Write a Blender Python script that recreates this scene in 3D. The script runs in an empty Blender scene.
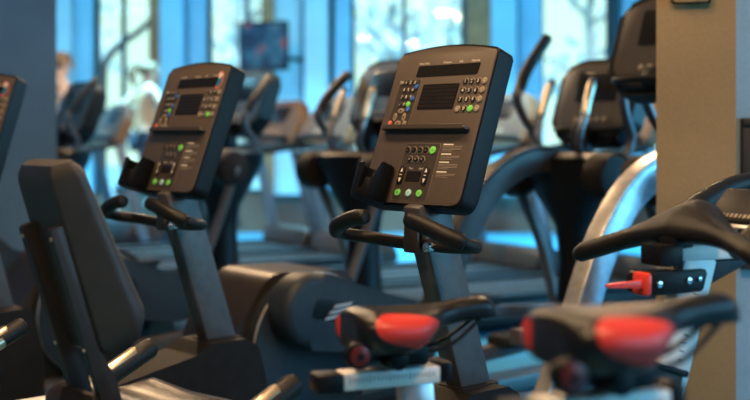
import bpy, bmesh, math, random
from mathutils import Vector, Matrix, Euler

random.seed(7)
S = bpy.context.scene
COL = S.collection
FPX, H0, HC = 1150.0, 138.0, 1.10      # focal length in px, horizon row, eye height
PI = math.pi


def at(px, py, d):
    return Vector(((px - 375) / FPX * d, d, HC - (py - H0) / FPX * d))


# ------------------------------------------------------------------ materials
def new_mat(name):
    m = bpy.data.materials.new(name)
    m.use_nodes = True
    nt = m.node_tree
    b = nt.nodes['Principled BSDF']
    return m, nt, b


def mat(name, col, rough=.5, metal=0., var=.15, scale=30., bump=0., bscale=400., spec=.5, coat=0.):
    m, nt, b = new_mat(name)
    tc = nt.nodes.new('ShaderNodeTexCoord')
    n = nt.nodes.new('ShaderNodeTexNoise')
    n.inputs['Scale'].default_value = scale
    n.inputs['Detail'].default_value = 4
    nt.links.new(tc.outputs['Object'], n.inputs['Vector'])
    r = nt.nodes.new('ShaderNodeValToRGB')
    r.color_ramp.elements[0].position = .3
    r.color_ramp.elements[1].position = .7
    r.color_ramp.elements[0].color = tuple(c * (1 - var) for c in col) + (1,)
    r.color_ramp.elements[1].color = tuple(min(1, c * (1 + var)) for c in col) + (1,)
    nt.links.new(n.outputs['Fac'], r.inputs['Fac'])
    nt.links.new(r.outputs['Color'], b.inputs['Base Color'])
    b.inputs['Roughness'].default_value = rough
    b.inputs['Metallic'].default_value = metal
    b.inputs['Specular IOR Level'].default_value = spec
    b.inputs['Coat Weight'].default_value = coat
    if bump:
        n2 = nt.nodes.new('ShaderNodeTexNoise')
        n2.inputs['Scale'].default_value = bscale
        n2.inputs['Detail'].default_value = 3
        nt.links.new(tc.outputs['Object'], n2.inputs['Vector'])
        bp = nt.nodes.new('ShaderNodeBump')
        bp.inputs['Strength'].default_value = bump
        bp.inputs['Distance'].default_value = .004
        nt.links.new(n2.outputs['Fac'], bp.inputs['Height'])
        nt.links.new(bp.outputs['Normal'], b.inputs['Normal'])
    return m


M = {}
M['char'] = mat('charcoal_plastic', (.016, .013, .012), .6, bump=.15, bscale=700, spec=.10)
M['black'] = mat('black_plastic', (.006, .006, .007), .42, bump=.1, bscale=600, spec=.2)
M['rubber'] = mat('black_rubber_grip', (.009, .0075, .0065), .42, bump=.25, bscale=500, spec=.3)
M['face'] = mat('console_face_film', (.098, .074, .059), .45, var=.05, bump=.06, bscale=900)
M['panel'] = mat('console_dark_film', (.052, .041, .036), .4, var=.08)
M['screen'] = mat('dark_display_glass', (.014, .012, .012), .25, var=.2, scale=200)
M['ink'] = mat('pale_print', (.85, .80, .70), .5, var=.05)
M['dimink'] = mat('dim_print', (.26, .21, .17), .5, var=.05)
M['outline'] = mat('thin_printed_outline', (.22, .17, .13), .5)
M['keyblack'] = mat('black_key', (.012, .011, .011), .35)
M['keyring'] = mat('key_ring', (.30, .24, .18), .4)
M['green'] = mat('green_key', (.20, .75, .14), .4, var=.05)
M['blue'] = mat('blue_key', (.03, .16, .62), .4, var=.05)
M['redkey'] = mat('red_key', (.85, .22, .14), .4, var=.05)
M['cyan'] = mat('pale_blue_key', (.40, .72, .75), .4, var=.05)
M['yellow'] = mat('amber_print', (.8, .5, .06), .4)
M['post'] = mat('graphite_powder_coat', (.088, .080, .080), .42, metal=.25, bump=.08, bscale=900)
M['rail'] = mat('dark_graphite_rail', (.024, .020, .019), .45, spec=.35)
M['silver'] = mat('brushed_silver', (.62, .62, .63), .32, metal=.85, var=.06)
M['alu'] = mat('pale_aluminium', (.80, .77, .73), .45, metal=.1, var=.05)
M['chrome'] = mat('polished_steel', (.75, .75, .76), .15, metal=1., var=.03)
M['leather'] = mat('dark_brown_leather', (.022, .014, .010), .36, bump=.3, bscale=40)
M['padback'] = mat('moulded_seat_shell', (.030, .025, .023), .45, bump=.25, bscale=500)
M['contact'] = mat('steel_contact_plate', (.62, .52, .38), .3, metal=.9, var=.08)
M['shroud'] = mat('slate_plastic_cover', (.020, .026, .034), .5, bump=.05, spec=.3)
M['shroudb'] = mat('brown_black_plastic_cover', (.034, .025, .019), .42, spec=.35)
M['mark'] = mat('pale_maker_mark', (.36, .40, .44), .4)
M['pedal'] = mat('ribbed_pedal_rubber', (.02, .022, .025), .65, bump=.4, bscale=150, spec=.12)
M['red'] = mat('red_vinyl', (.62, .045, .03), .38, bump=.15, bscale=400)
M['vinyl'] = mat('black_vinyl', (.020, .017, .017), .35, bump=.25, bscale=350)
M['darkred'] = mat('dark_red_reflector', (.10, .010, .006), .3)
M['redplastic'] = mat('red_plastic', (.75, .05, .025), .35)
M['dark_metal'] = mat('dark_lacquered_tube', (.10, .10, .11), .28, metal=.6)
M['upright'] = mat('dark_grey_upright', (.12, .16, .20), .38, metal=.3)
M['cell'] = mat('display_cell', (.020, .017, .016), .3)
M['darkwood'] = mat('dark_stained_board', (.035, .022, .014), .5, var=.3, scale=8)
M['steelrim'] = mat('warm_silver_rim', (.62, .58, .52), .35, metal=.7)
M['arch'] = mat('satin_silver_lacquer', (.50, .54, .58), .30, metal=.9)
M['skin'] = mat('skin', (.55, .36, .26), .5, var=.05)
M['hair'] = mat('light_brown_hair', (.20, .12, .065), .5, var=.25, scale=60)
M['cream'] = mat('cream_jersey', (.55, .32, .17), .75, var=.05)
M['legging'] = mat('dark_leggings', (.03, .035, .05), .7)
M['white'] = mat('white_cloth', (.72, .66, .64), .75)
M['shoe'] = mat('pale_trainer_shoe', (.6, .6, .62), .6)
M['wood'] = mat('brown_stained_wood', (.38, .19, .075), .5, var=.25, scale=6)
M['bluelit'] = mat('blue_lit_plaster', (.30, .66, .85), .6, var=.06, scale=3)  # blue light on white columns is put into this base colour
M['palelit'] = mat('pale_blue_lit_plaster', (.50, .76, .85), .65, var=.06, scale=3)  # paler version, blue light again coloured into the white columns
M['darktrim'] = mat('dark_teal_trim', (.015, .06, .085), .5)
M['bark'] = mat('bark', (.42, .40, .36), .8, var=.3, scale=8)
M['barebark'] = mat('dark_bark', (.05, .05, .045), .8, var=.3, scale=8)
M['leaf'] = mat('pale_green_leaf', (.70, .84, .74), .6, var=.25, scale=1.2)
M['leaf2'] = mat('grey_green_leaf', (.80, .90, .84), .6, var=.25, scale=1.2)
M['grass'] = mat('pale_lawn', (.42, .62, .56), .8, var=.2, scale=2)


def concrete(name, col, scale=2.5, bump=.12, rough=.7):
    m, nt, b = new_mat(name)
    tc = nt.nodes.new('ShaderNodeTexCoord')
    n = nt.nodes.new('ShaderNodeTexNoise'); n.inputs['Scale'].default_value = scale; n.inputs['Detail'].default_value = 8
    n3 = nt.nodes.new('ShaderNodeTexNoise'); n3.inputs['Scale'].default_value = 90; n3.inputs['Detail'].default_value = 4
    for q in (n, n3): nt.links.new(tc.outputs['Object'], q.inputs['Vector'])
    r = nt.nodes.new('ShaderNodeValToRGB')
    r.color_ramp.elements[0].position = .3; r.color_ramp.elements[1].position = .72
    r.color_ramp.elements[0].color = tuple(c * .86 for c in col) + (1,)
    r.color_ramp.elements[1].color = tuple(c * 1.1 for c in col) + (1,)
    nt.links.new(n.outputs['Fac'], r.inputs['Fac'])
    mx = nt.nodes.new('ShaderNodeMixRGB'); mx.blend_type = 'MULTIPLY'; mx.inputs[0].default_value = .25
    nt.links.new(r.outputs['Color'], mx.inputs[1]); nt.links.new(n3.outputs['Fac'], mx.inputs[2])
    nt.links.new(mx.outputs[0], b.inputs['Base Color'])
    b.inputs['Roughness'].default_value = rough
    bp = nt.nodes.new('ShaderNodeBump'); bp.inputs['Strength'].default_value = bump; bp.inputs['Distance'].default_value = .01
    nt.links.new(n3.outputs['Fac'], bp.inputs['Height']); nt.links.new(bp.outputs['Normal'], b.inputs['Normal'])
    return m


M['pillar'] = concrete('beige_plaster', (.36, .235, .112))
M['greyblue'] = concrete('grey_blue_plaster', (.18, .34, .52))
M['wallblue'] = concrete('dull_blue_plaster', (.42, .50, .56))
M['floor'] = concrete('blue_grey_sports_floor', (.06, .30, .46), scale=1.2, bump=.05, rough=.32)
M['brownwall'] = concrete('brown_low_wall', (.17, .115, .08))
M['ceil'] = concrete('ceiling_paint', (.10, .11, .12))

# glass that lets the daylight through
m = bpy.data.materials.new('window_glass'); m.use_nodes = True
nt = m.node_tree; nt.nodes.clear()
out = nt.nodes.new('ShaderNodeOutputMaterial'); mx = nt.nodes.new('ShaderNodeMixShader')
tr = nt.nodes.new('ShaderNodeBsdfTransparent'); tr.inputs[0].default_value = (.93, 1, .97, 1)
gl = nt.nodes.new('ShaderNodeBsdfGlossy'); gl.inputs['Roughness'].default_value = .02
fr = nt.nodes.new('ShaderNodeFresnel'); fr.inputs[0].default_value = 1.45
nt.links.new(fr.outputs[0], mx.inputs[0]); nt.links.new(tr.outputs[0], mx.inputs[1]); nt.links.new(gl.outputs[0], mx.inputs[2])
nt.links.new(mx.outputs[0], out.inputs[0])
M['glass'] = m

# television picture: soft blue and red patches
m, nt, b = new_mat('television_picture')
tc = nt.nodes.new('ShaderNodeTexCoord'); n = nt.nodes.new('ShaderNodeTexNoise')
n.inputs['Scale'].default_value = 5.5; n.inputs['Detail'].default_value = 1.5
nt.links.new(tc.outputs['Object'], n.inputs['Vector'])
r = nt.nodes.new('ShaderNodeValToRGB')
cr = r.color_ramp
cr.elements[0].position = .30; cr.elements[0].color = (.006, .015, .07, 1)
cr.elements[1].position = .72; cr.elements[1].color = (.50, .02, .02, 1)
for p, c in ((.45, (.008, .04, .14, 1)), (.54, (.02, .13, .28, 1)), (.60, (.05, .20, .34, 1)), (.65, (.30, .03, .05, 1))):
    e = cr.elements.new(p); e.color = c
nt.links.new(n.outputs['Fac'], r.inputs['Fac'])
b.inputs['Base Color'].default_value = (.01, .01, .01, 1); b.inputs['Roughness'].default_value = .3
nt.links.new(r.outputs['Color'], b.inputs['Emission Color']); b.inputs['Emission Strength'].default_value = .55
M['tv'] = m

M['stickerpink'] = mat('sticker_pink', (.62, .16, .17), .4)
M['stickerblue'] = mat('sticker_blue', (.02, .16, .30), .4, var=.4, scale=120)
M['tmcon'] = mat('brown_console_shell', (.13, .075, .04), .5, spec=.2)


# ------------------------------------------------------------------ geometry
def catmull(pts, n=6):
    pts = [Vector(p) for p in pts]
    if len(pts) < 3: return pts
    P = [pts[0] * 2 - pts[1]] + pts + [pts[-1] * 2 - pts[-2]]
    res = []
    for i in range(1, len(P) - 2):
        p0, p1, p2, p3 = P[i - 1:i + 3]
        for k in range(n):
            t = k / n
            res.append(.5 * ((2 * p1) + (p2 - p0) * t + (2 * p0 - 5 * p1 + 4 * p2 - p3) * t * t + (3 * p1 - p0 - 3 * p2 + p3) * t ** 3))
    res.append(pts[-1])
    return res


def lerp_list(vals, n):
    res = []
    for i in range(n):
        f = i / (n - 1) * (len(vals) - 1); k = min(int(f), len(vals) - 2); f -= k
        res.append(vals[k] * (1 - f) + vals[k + 1] * f)
    return res


def rpoly(pts, n=5):
    """rounded polygon: pts = (x, y, radius)"""
    res = []; L = len(pts)
    for i in range(L):
        p = Vector(pts[i][:2]); a = Vector(pts[i - 1][:2]); b = Vector(pts[(i + 1) % L][:2]); r = pts[i][2]
        if r <= 0: res.append(p); continue
        u = (a - p).normalized(); v = (b - p).normalized()
        ang = u.angle(v); t = min(r / math.tan(ang / 2), (a - p).length * .49, (b - p).length * .49)
        p0 = p + u * t; p1 = p + v * t
        for k in range(n + 1):
            f = k / n
            res.append(p0 * (1 - f) ** 2 + p * 2 * f * (1 - f) + p1 * f * f)
    return res


def hull2(c0, r0, c1, r1, n=14):
    """outline round two circles (a tapering capsule)"""
    c0 = Vector(c0); c1 = Vector(c1); d = c1 - c0; a = math.atan2(d.y, d.x); b = math.acos(max(-1, min(1, (r0 - r1) / d.length)))
    res = []
    for k in range(n + 1):
        t = a + b + (2 * PI - 2 * b) * k / n
        res.append(c0 + Vector((math.cos(t), math.sin(t))) * r0)
    for k in range(n + 1):
        t = a - b + 2 * b * k / n
        res.append(c1 + Vector((math.cos(t), math.sin(t))) * r1)
    return res


def circle(c, r, n=24, ry=None):
    ry = ry or r
    return [Vector((c[0] + r * math.cos(2 * PI * k / n), c[1] + ry * math.sin(2 * PI * k / n))) for k in range(n)]


XY = Matrix.Identity(4)                                                   # u=x v=y w=z
YZ = Matrix(((0, 0, 1, 0), (1, 0, 0, 0), (0, 1, 0, 0), (0, 0, 0, 1)))      # u=y v=z w=x
XZ = Matrix(((1, 0, 0, 0), (0, 0, -1, 0), (0, 1, 0, 0), (0, 0, 0, 1)))     # u=x v=z w=-y


class MB:
    def __init__(s): s.bm = bmesh.new()

    def merge(s, t, mx=None, mi=0):
        if mx is not None: bmesh.ops.transform(t, matrix=mx, verts=t.verts)
        if mi is not None:
            for f in t.faces: f.material_index = mi
        bmesh.ops.recalc_face_normals(t, faces=t.faces)
        me = bpy.data.meshes.new('tmp'); t.to_mesh(me); t.free()
        s.bm.from_mesh(me); bpy.data.meshes.remove(me)
        return s

    def box(s, c, size, rot=None, bev=0., mi=0, seg=2):
        t = bmesh.new(); bmesh.ops.create_cube(t, size=1)
        bmesh.ops.scale(t, vec=size, verts=t.verts)
        if bev: bmesh.ops.bevel(t, geom=t.edges[:], offset=bev, segments=seg, affect='EDGES', profile=.5)
        mx = Matrix.Translation(c)
        if rot is not None: mx = mx @ (rot if isinstance(rot, Matrix) else Euler(rot).to_matrix().to_4x4())
        return s.merge(t, mx, mi)

    def bar(s, p0, p1, w, d, bev=.004, mi=0, up=(1, 0, 0)):
        """box beam from p0 to p1: w across (along 'up'), d the other way"""
        p0 = Vector(p0); p1 = Vector(p1); z = (p1 - p0); L = z.length; z.normalize()
        x = Vector(up); x = (x - z * x.dot(z)).normalized(); y = z.cross(x)
        R = Matrix((x, y, z)).transposed().to_4x4()
        return s.box((p0 + p1) / 2, (w, d, L), R, bev, mi)

    def prism(s, poly, w0, w1, frame=XY, bev=0., mi=0, seg=2):
        t = bmesh.new()
        a = [t.verts.new((p[0], p[1], w0)) for p in poly]; b = [t.verts.new((p[0], p[1], w1)) for p in poly]
        n = len(poly)
        t.faces.new(a[::-1]); t.faces.new(b)
        for i in range(n): t.faces.new((a[i], a[(i + 1) % n], b[(i + 1) % n], b[i]))
        if bev:
            t.edges.ensure_lookup_table()
            es = [e for e in t.edges if abs(e.verts[0].co.z - e.verts[1].co.z) < 1e-6]
            bmesh.ops.bevel(t, geom=es, offset=bev, segments=seg, affect='EDGES', profile=.5, clamp_overlap=True)
        return s.merge(t, frame, mi)

    def tube(s, pts, r, seg=12, sm=6, caps=True, mi=0, flat=1., up=None):
        P = catmull(pts, sm) if sm > 1 else [Vector(p) for p in pts]
        n = len(P)
        rs = lerp_list(list(r), n) if isinstance(r, (list, tuple)) else [r] * n
        if caps and sm != 0:   # rounded ends
            d0 = (P[0] - P[1]).normalized(); d1 = (P[-1] - P[-2]).normalized()
            r0, r1 = rs[0], rs[-1]
            P = [P[0] + d0 * r0 * .55, P[0] + d0 * r0 * .4] + P + [P[-1] + d1 * r1 * .4, P[-1] + d1 * r1 * .55]
            rs = [r0 * .45, r0 * .8] + rs + [r1 * .8, r1 * .45]
            n = len(P)
        rings = []
        T = [(P[min(i + 1, n - 1)] - P[max(i - 1, 0)]).normalized() for i in range(n)]
        nrm = Vector(up) if up else T[0].orthogonal()
        for i in range(n):
            nrm = (nrm - T[i] * nrm.dot(T[i]))
            if nrm.length < 1e-6: nrm = T[i].orthogonal()
            nrm.normalize(); bi = T[i].cross(nrm)
            rings.append([P[i] + (nrm * math.cos(2 * PI * k / seg) * flat + bi * math.sin(2 * PI * k / seg)) * rs[i] for k in range(seg)])
        return s.loft(rings, mi=mi)

    def loft(s, rings, mi=0, cap=True, frame=None):
        t = bmesh.new(); V = [[t.verts.new(p) for p in r] for r in rings]; m_ = len(rings[0])
        for i in range(len(V) - 1):
            for k in range(m_):
                t.faces.new((V[i][k], V[i][(k + 1) % m_], V[i + 1][(k + 1) % m_], V[i + 1][k]))
        if cap: t.faces.new(V[0][::-1]); t.faces.new(V[-1])
        return s.merge(t, frame, mi)

    def sweep(s, pts, w, d, mi=0, sm=8, up=(1, 0, 0), rnd=.25):
        """rounded rectangular section (w along up, d across) along a path"""
        P = catmull(pts, sm); n = len(P)
        ws = lerp_list(list(w), n) if isinstance(w, (list, tuple)) else [w] * n
        ds = lerp_list(list(d), n) if isinstance(d, (list, tuple)) else [d] * n
        rings = []
        for i in range(n):
            t = (P[min(i + 1, n - 1)] - P[max(i - 1, 0)]).normalized()
            x = Vector(up); x = (x - t * x.dot(t)).normalized(); y = t.cross(x)
            a, b = ws[i] / 2, ds[i] / 2; q = min(a, b) * rnd * 2
            sec = rpoly([(-a, -b, q), (a, -b, q), (a, b, q), (-a, b, q)], 3)
            rings.append([P[i] + x * p.x + y * p.y for p in sec])
        return s.loft(rings, mi=mi)

    def cyl(s, p0, p1, r, seg=20, bev=0., mi=0, r1=None):
        p0 = Vector(p0); p1 = Vector(p1); z = (p1 - p0); L = z.length; z.normalize()
        x = z.orthogonal().normalized(); y = z.cross(x)
        R = Matrix.Translation(p0) @ Matrix((x, y, z)).transposed().to_4x4()
        if r1 is None: return s.prism(circle((0, 0), r, seg), 0, L, R, bev, mi)
        ring = lambda q, h: [R @ Vector((q * math.cos(2 * PI * k / seg), q * math.sin(2 * PI * k / seg), h)) for k in range(seg)]
        return s.loft([ring(r, 0), ring(r1, L)], mi=mi)

    def ball(s, c, rad, mi=0, rot=None, u=16, v=10):
        t = bmesh.new(); bmesh.ops.create_uvsphere(t, u_segments=u, v_segments=v, radius=1)
        rad = (rad,) * 3 if not isinstance(rad, (tuple, list)) else rad
        mx = Matrix.Translation(c)
        if rot is not None: mx = mx @ Euler(rot).to_matrix().to_4x4()
        return s.merge(t, mx @ Matrix.Diagonal(tuple(rad) + (1,)), mi)

    def text(s, txt, c, size, frame, mi=0, sx=1.):
        """flat lettering centred on c = (u, v, w)"""
        me = text_mesh(txt); t = bmesh.new(); t.from_mesh(me)
        return s.merge(t, frame @ Matrix.Translation(c) @ Matrix.Diagonal((size * sx, size, size, 1)), mi)

    def build(s, name, mats, parent=None, mx=None, sharp=35):
        me = bpy.data.meshes.new(name)
        lim = math.radians(sharp)
        for f in s.bm.faces: f.smooth = True
        for e in s.bm.edges:
            e.smooth = not (len(e.link_faces) == 2 and e.calc_face_angle(0) > lim)
        s.bm.to_mesh(me); s.bm.free()
        for k in (mats if isinstance(mats, (list, tuple)) else [mats]): me.materials.append(M[k])
        o = bpy.data.objects.new(name, me); COL.objects.link(o)
        if parent: o.parent = parent
        if mx is not None: o.matrix_local = mx
        return o


_tc = {}


def text_mesh(txt):
    if txt not in _tc:
        c = bpy.data.curves.new('glyph', 'FONT'); c.body = txt; c.align_x = 'CENTER'; c.align_y = 'CENTER'; c.size = 1; c.resolution_u = 2
        c.extrude = .012
        o = bpy.data.objects.new('glyph', c); COL.objects.link(o)
        dg = bpy.context.evaluated_depsgraph_get(); dg.update()
        _tc[txt] = bpy.data.meshes.new_from_object(o.evaluated_get(dg))
        bpy.data.objects.remove(o)
    return _tc[txt]


def tag(o, label=None, cat=None, group=None, kind=None):
    for k, v in (('label', label), ('category', cat), ('group', group), ('kind', kind)):
        if v: o[k] = v
    return o


def thing(name, loc, heading=0., label=None, cat=None, group=None):
    """heading: degrees clockwise from +Y (local +Y is the way the user faces)"""
    o = bpy.data.objects.new(name, None); COL.objects.link(o); o.empty_display_size = .1
    o.location = loc; o.rotation_euler = (0, 0, -math.radians(heading))
    return tag(o, label, cat, group)


def copy_tree(o, parent=None):
    c = o.copy(); COL.objects.link(c)
    if parent: c.parent = parent
    for ch in list(o.children): copy_tree(ch, c)
    return c


def place(o, loc, heading, label):
    o.location = loc; o.rotation_euler = (0, 0, -math.radians(heading)); o['label'] = label
    return o


def struct(mb, name, mats): return tag(mb.build(name, mats), kind='structure')


# ------------------------------------------------------------------ room
R0, R1, Y0, YB, ZC = -6.0, 5.0, -3.0, 13.4, 3.3
struct(MB().box(((R0 + R1) / 2, (Y0 + YB) / 2, -.05), (R1 - R0, YB - Y0 + .6, .1)), 'floor', 'floor')
struct(MB().box(((R0 + R1) / 2, (Y0 + YB) / 2, ZC + .05), (R1 - R0, YB - Y0 + .6, .1)), 'ceiling', 'ceil')
struct(MB().box((R0 - .1, (Y0 + YB) / 2, ZC / 2), (.2, YB - Y0 + .6, ZC)), 'wall_left', 'greyblue')
w = MB()   # unseen right wall; its openings are added for the blue fill lamps
w.box((R1 + .1, 3.725, ZC / 2), (.2, .45, ZC)); w.box((R1 + .1, 9.8, ZC / 2), (.2, 7.8, ZC)); w.box((R1 + .1, 4.925, .3), (.2, 1.95, .6)); w.box((R1 + .1, 4.925, 3.1), (.2, 1.95, .4)); w.box((R1 + .1, -2.25, ZC / 2), (.2, 1.5, ZC))
w.box((R1 + .1, 1.0, .3), (.2, 5.0, .6)); w.box((R1 + .1, 1.0, 3.1), (.2, 5.0, .4))
struct(w, 'wall_right', 'wallblue')
struct(MB().box(((R0 + R1) / 2, Y0 - .1, ZC / 2), (R1 - R0, .2, ZC)), 'wall_front', 'greyblue')
# partition running off to the right from the beige pillar
struct(MB().box((3.085, 3.83, ZC / 2), (3.83, .16, ZC)), 'wall_partition', 'wallblue')
# the beige pillar and the grey-blue one
pil = struct(MB().prism([Vector((.905, 3.70)), Vector((1.143, 3.641)), Vector((1.222, 3.932)), Vector((.984, 3.991))], 0, ZC, XY, .004), 'wall_pillar', 'pillar')
struct(MB().prism([Vector((-3.8, 6.5)), Vector((-1.80, 6.5)), Vector((-1.886, 6.8)), Vector((-3.8, 6.8))], 0, ZC, XY, .006), 'wall_pier', 'greyblue')


def bx(px, d=YB): return (px - 375) / FPX * d


# back wall: sill, head, piers, timber posts, windows
SILL, HEAD = .45, 3.05
struct(MB().box(((R0 + R1) / 2, YB + .1, SILL / 2), (R1 - R0, .2, SILL)).box(((R0 + R1) / 2, YB + .1, (HEAD + ZC) / 2), (R1 - R0, .2, ZC - HEAD)), 'wall_back', 'brownwall')
piers = [(-140, 30, 'palelit', .45), (57, 76, 'palelit', .35), (77, 94, 'bluelit', .2), (166, 188, 'bluelit', .5), (190, 207, 'bluelit', .22),
         (276, 302, 'palelit', .3), (306, 329, 'palelit', .5), (335, 351, 'bluelit', .22), (488, 513, 'bluelit', .5), (518, 540, 'bluelit', .25),
         (619, 640, 'bluelit', .4), (720, 800, 'palelit', .4)]
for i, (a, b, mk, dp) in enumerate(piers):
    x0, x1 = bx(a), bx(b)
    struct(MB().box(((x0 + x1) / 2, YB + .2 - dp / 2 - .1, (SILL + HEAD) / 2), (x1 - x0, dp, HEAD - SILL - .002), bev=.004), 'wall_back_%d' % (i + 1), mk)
for i, (a, b, mk, dp) in enumerate([(154, 166, 'wood', .42), (265, 276, 'wood', .42), (466, 488, 'wood', .45), (302, 306, 'darktrim', .15), (329, 335, 'darktrim', .15),
                                    (513, 518, 'darktrim', .15), (76, 77.5, 'darktrim', .15), (188, 190, 'darktrim', .1), (612, 619, 'darktrim', .2)]):
    x0, x1 = bx(a), bx(b)
    struct(MB().box(((x0 + x1) / 2, YB + .1 - dp / 2, (SILL + HEAD) / 2), (x1 - x0, dp, HEAD - SILL - .002), bev=.003), 'trim_%d' % (i + 1), mk)
for i, (a, b, mull) in enumerate([(30, 57, []), (94, 154, [122]), (207, 265, [246]), (351, 466, [404.5]), (540, 612, []), (640, 720, [680])]):
    x0, x1 = bx(a), bx(b)
    f = MB(); t = .05
    f.box((x0 + t / 2, YB + .1, (SILL + HEAD) / 2), (t, .08, HEAD - SILL)); f.box((x1 - t / 2, YB + .1, (SILL + HEAD) / 2), (t, .08, HEAD - SILL))
    f.box(((x0 + x1) / 2, YB + .1, SILL + t / 2), (x1 - x0, .08, t)); f.box(((x0 + x1) / 2, YB + .1, HEAD - t / 2), (x1 - x0, .08, t))
    root = struct(f, 'window_%d' % (i + 1), 'darktrim')
    for q in mull: MB().box((bx(q), YB + .1, (SILL + HEAD) / 2), (.055, .07, HEAD - SILL - .1)).build('mullion', 'darktrim', root)
    MB().box(((x0 + x1) / 2, YB + .11, (SILL + HEAD) / 2), (x1 - x0 - .08, .012, HEAD - SILL - .08)).build('window_pane', 'glass', root)

# outside: lawn and trees
struct(MB().box((0, 32, -.2), (60, 36, .2)), 'ground_outside', 'grass')


def tree(x, y, h, r, mk, lab, seed, n=260):
    rnd = random.Random(seed)
    root = thing('tree', (x, y, -.1), 0, lab, 'tree', 'trees outside the windows')
    tr_ = MB(); tr_.tube([(0, 0, 0), (.06, .02, h * .3), (-.05, 0, h * .6), (.02, 0, h * .85)], [.16, .12, .08, .03], seg=8)
    for k in range(6):
        a = rnd.uniform(0, 2 * PI); z = h * rnd.uniform(.3, .7); q = r * rnd.uniform(.5, .85)
        tr_.tube([(0, 0, z), (q * .5 * math.cos(a), q * .5 * math.sin(a), z + .35), (q * math.cos(a), q * math.sin(a), z + .6)], [.06, .04, .015], seg=6, sm=4)
    tr_.build('trunk', 'bark', root)
    cr_ = bmesh.new(); blobs = []
    for k in range(14):
        a = rnd.uniform(0, 2 * PI); q = r * math.sqrt(rnd.random()) * .75
        blobs.append((Vector((q * math.cos(a), q * math.sin(a), h * rnd.uniform(.35, .92))), r * rnd.uniform(.28, .5)))
    for k in range(n):
        c, br = rnd.choice(blobs)
        d = Vector((rnd.gauss(0, 1), rnd.gauss(0, 1), rnd.gauss(0, 1))).normalized() * br * rnd.uniform(.55, 1)
        p = c + d; s_ = rnd.uniform(.10, .2)
        E = Euler((rnd.uniform(0, 6), rnd.uniform(0, 6), rnd.uniform(0, 6))).to_matrix()
        vs = [cr_.verts.new(p + E @ Vector(v) * s_) for v in ((-1, 0, 0), (0, -.5, .12), (1, 0, 0), (0, .5, .12))]
        cr_.faces.new((vs[0], vs[1], vs[2])); cr_.faces.new((vs[0], vs[2], vs[3]))
    mb = MB(); mb.bm.free(); mb.bm = cr_
    mb.build('crown', mk, root)


tree(-5.2, 19, 5.0, 1.5, 'leaf2', 'pale leafy tree outside the window farthest left', 1)
tree(-2.5, 21, 4.6, 1.2, 'leaf2', 'thin pale tree outside the window behind the hanging television', 2, 200)
tree(.3, 18.5, 4.6, 1.5, 'leaf2', 'grey-green tree outside the widest window, in its left pane', 3)
tree(1.5, 22, 5.0, 1.6, 'leaf', 'tree outside the widest window, in its right pane', 4)
tree(3.6, 19, 5.2, 1.6, 'leaf2', 'tree filling the window just left of the beige pillar', 5)

bt = thing('bare_tree', (at(104, 138, 15.5).x, 15.5, -.1), 0, 'thin bare bent tree outside the left window beside the running woman', 'tree')
q = [at(103, 150, 15.5), at(104, 72, 15.5), at(110, 55, 15.5), at(124, 42, 15.5), at(142, 29, 15.5), at(160, 10, 15.5)]
MB().tube([(0, 0, 0), (0, 0, .6)] + [p - bt.location for p in q], [.05, .05, .05, .05, .045, .04], seg=8).build('trunk', 'barebark', bt)

# plate fixed high on the pillar, only its lower edge in view
pt = thing('wall_plate', at(691, -3, 3.655), 14, 'small rounded dark-edged plate high on the beige pillar', 'plate')
zt = pt.location
MB().prism(rpoly([(-.062, -.022, .012), (.062, -.022, .012), (.062, .10, .012), (-.062, .10, .012)]), -.002, .006, XZ, .002).build('rim', 'black', pt)
MB().prism(rpoly([(-.056, -.016, .01), (.056, -.016, .01), (.056, .094, .01), (-.056, .094, .01)]), .004, .009, XZ, .001).build('face_plate', 'pillar', pt)

# dark board on the partition
bd = thing('wall_board', (1.40, 3.745, .92), 0, 'dark brown board on the blue-grey wall right of the beige pillar', 'board')
MB().box((0, -.005, 0), (.42, .03, .49), bev=.006).build('board', 'darkwood', bd)
MB().box((0, -.022, .232), (.42, .02, .025), bev=.004).box((0, -.022, -.232), (.42, .02, .025), bev=.004).build('edging', 'darkwood', bd)

# television on an arm from the timber post
tv = thing('television', at(264, 46, 12.4), 18, 'slim black television showing a blue and red picture by a window', 'television')
MB().box((0, .0, 0), (.57, .05, .53), bev=.008).build('casing', 'black', tv)
MB().box((0, -.027, .0), (.53, .008, .48)).build('screen', 'tv', tv)
MB().bar((0, .02, -.1), (.12, .92, -.1), .05, .03, up=(0, 0, 1)).box((0, .03, -.1), (.2, .03, .2), bev=.005).build('wall_arm', 'black', tv)


# ------------------------------------------------------------------ recumbent bikes
TH = 48.0
CO = Vector((-.03, -.19, .93)); ta = math.radians(20.5)
CM = Matrix.Translation(CO) @ Matrix(((1, 0, 0, 0), (0, math.sin(ta), -math.cos(ta), 0), (0, math.cos(ta), math.sin(ta), 0), (0, 0, 0, 1)))


def key(par, u, v, r, mats, txt=None, size=None, ry=None, ring=False, name='button', z=0.0):
    mb = MB()
    mb.prism(circle((u, v), r, 16, ry or r), z, z + .0035, XY, .001, 0)
    if ring: mb.prism(circle((u, v), r * 1.22, 18, (ry or r) * 1.22), z - .001, z + .0012, XY, 0, 2)
    if txt: mb.text(txt, (u, v, z + .0036), size or r * 1.7, XY, 1)
    return mb.build(name, mats, par)


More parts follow.
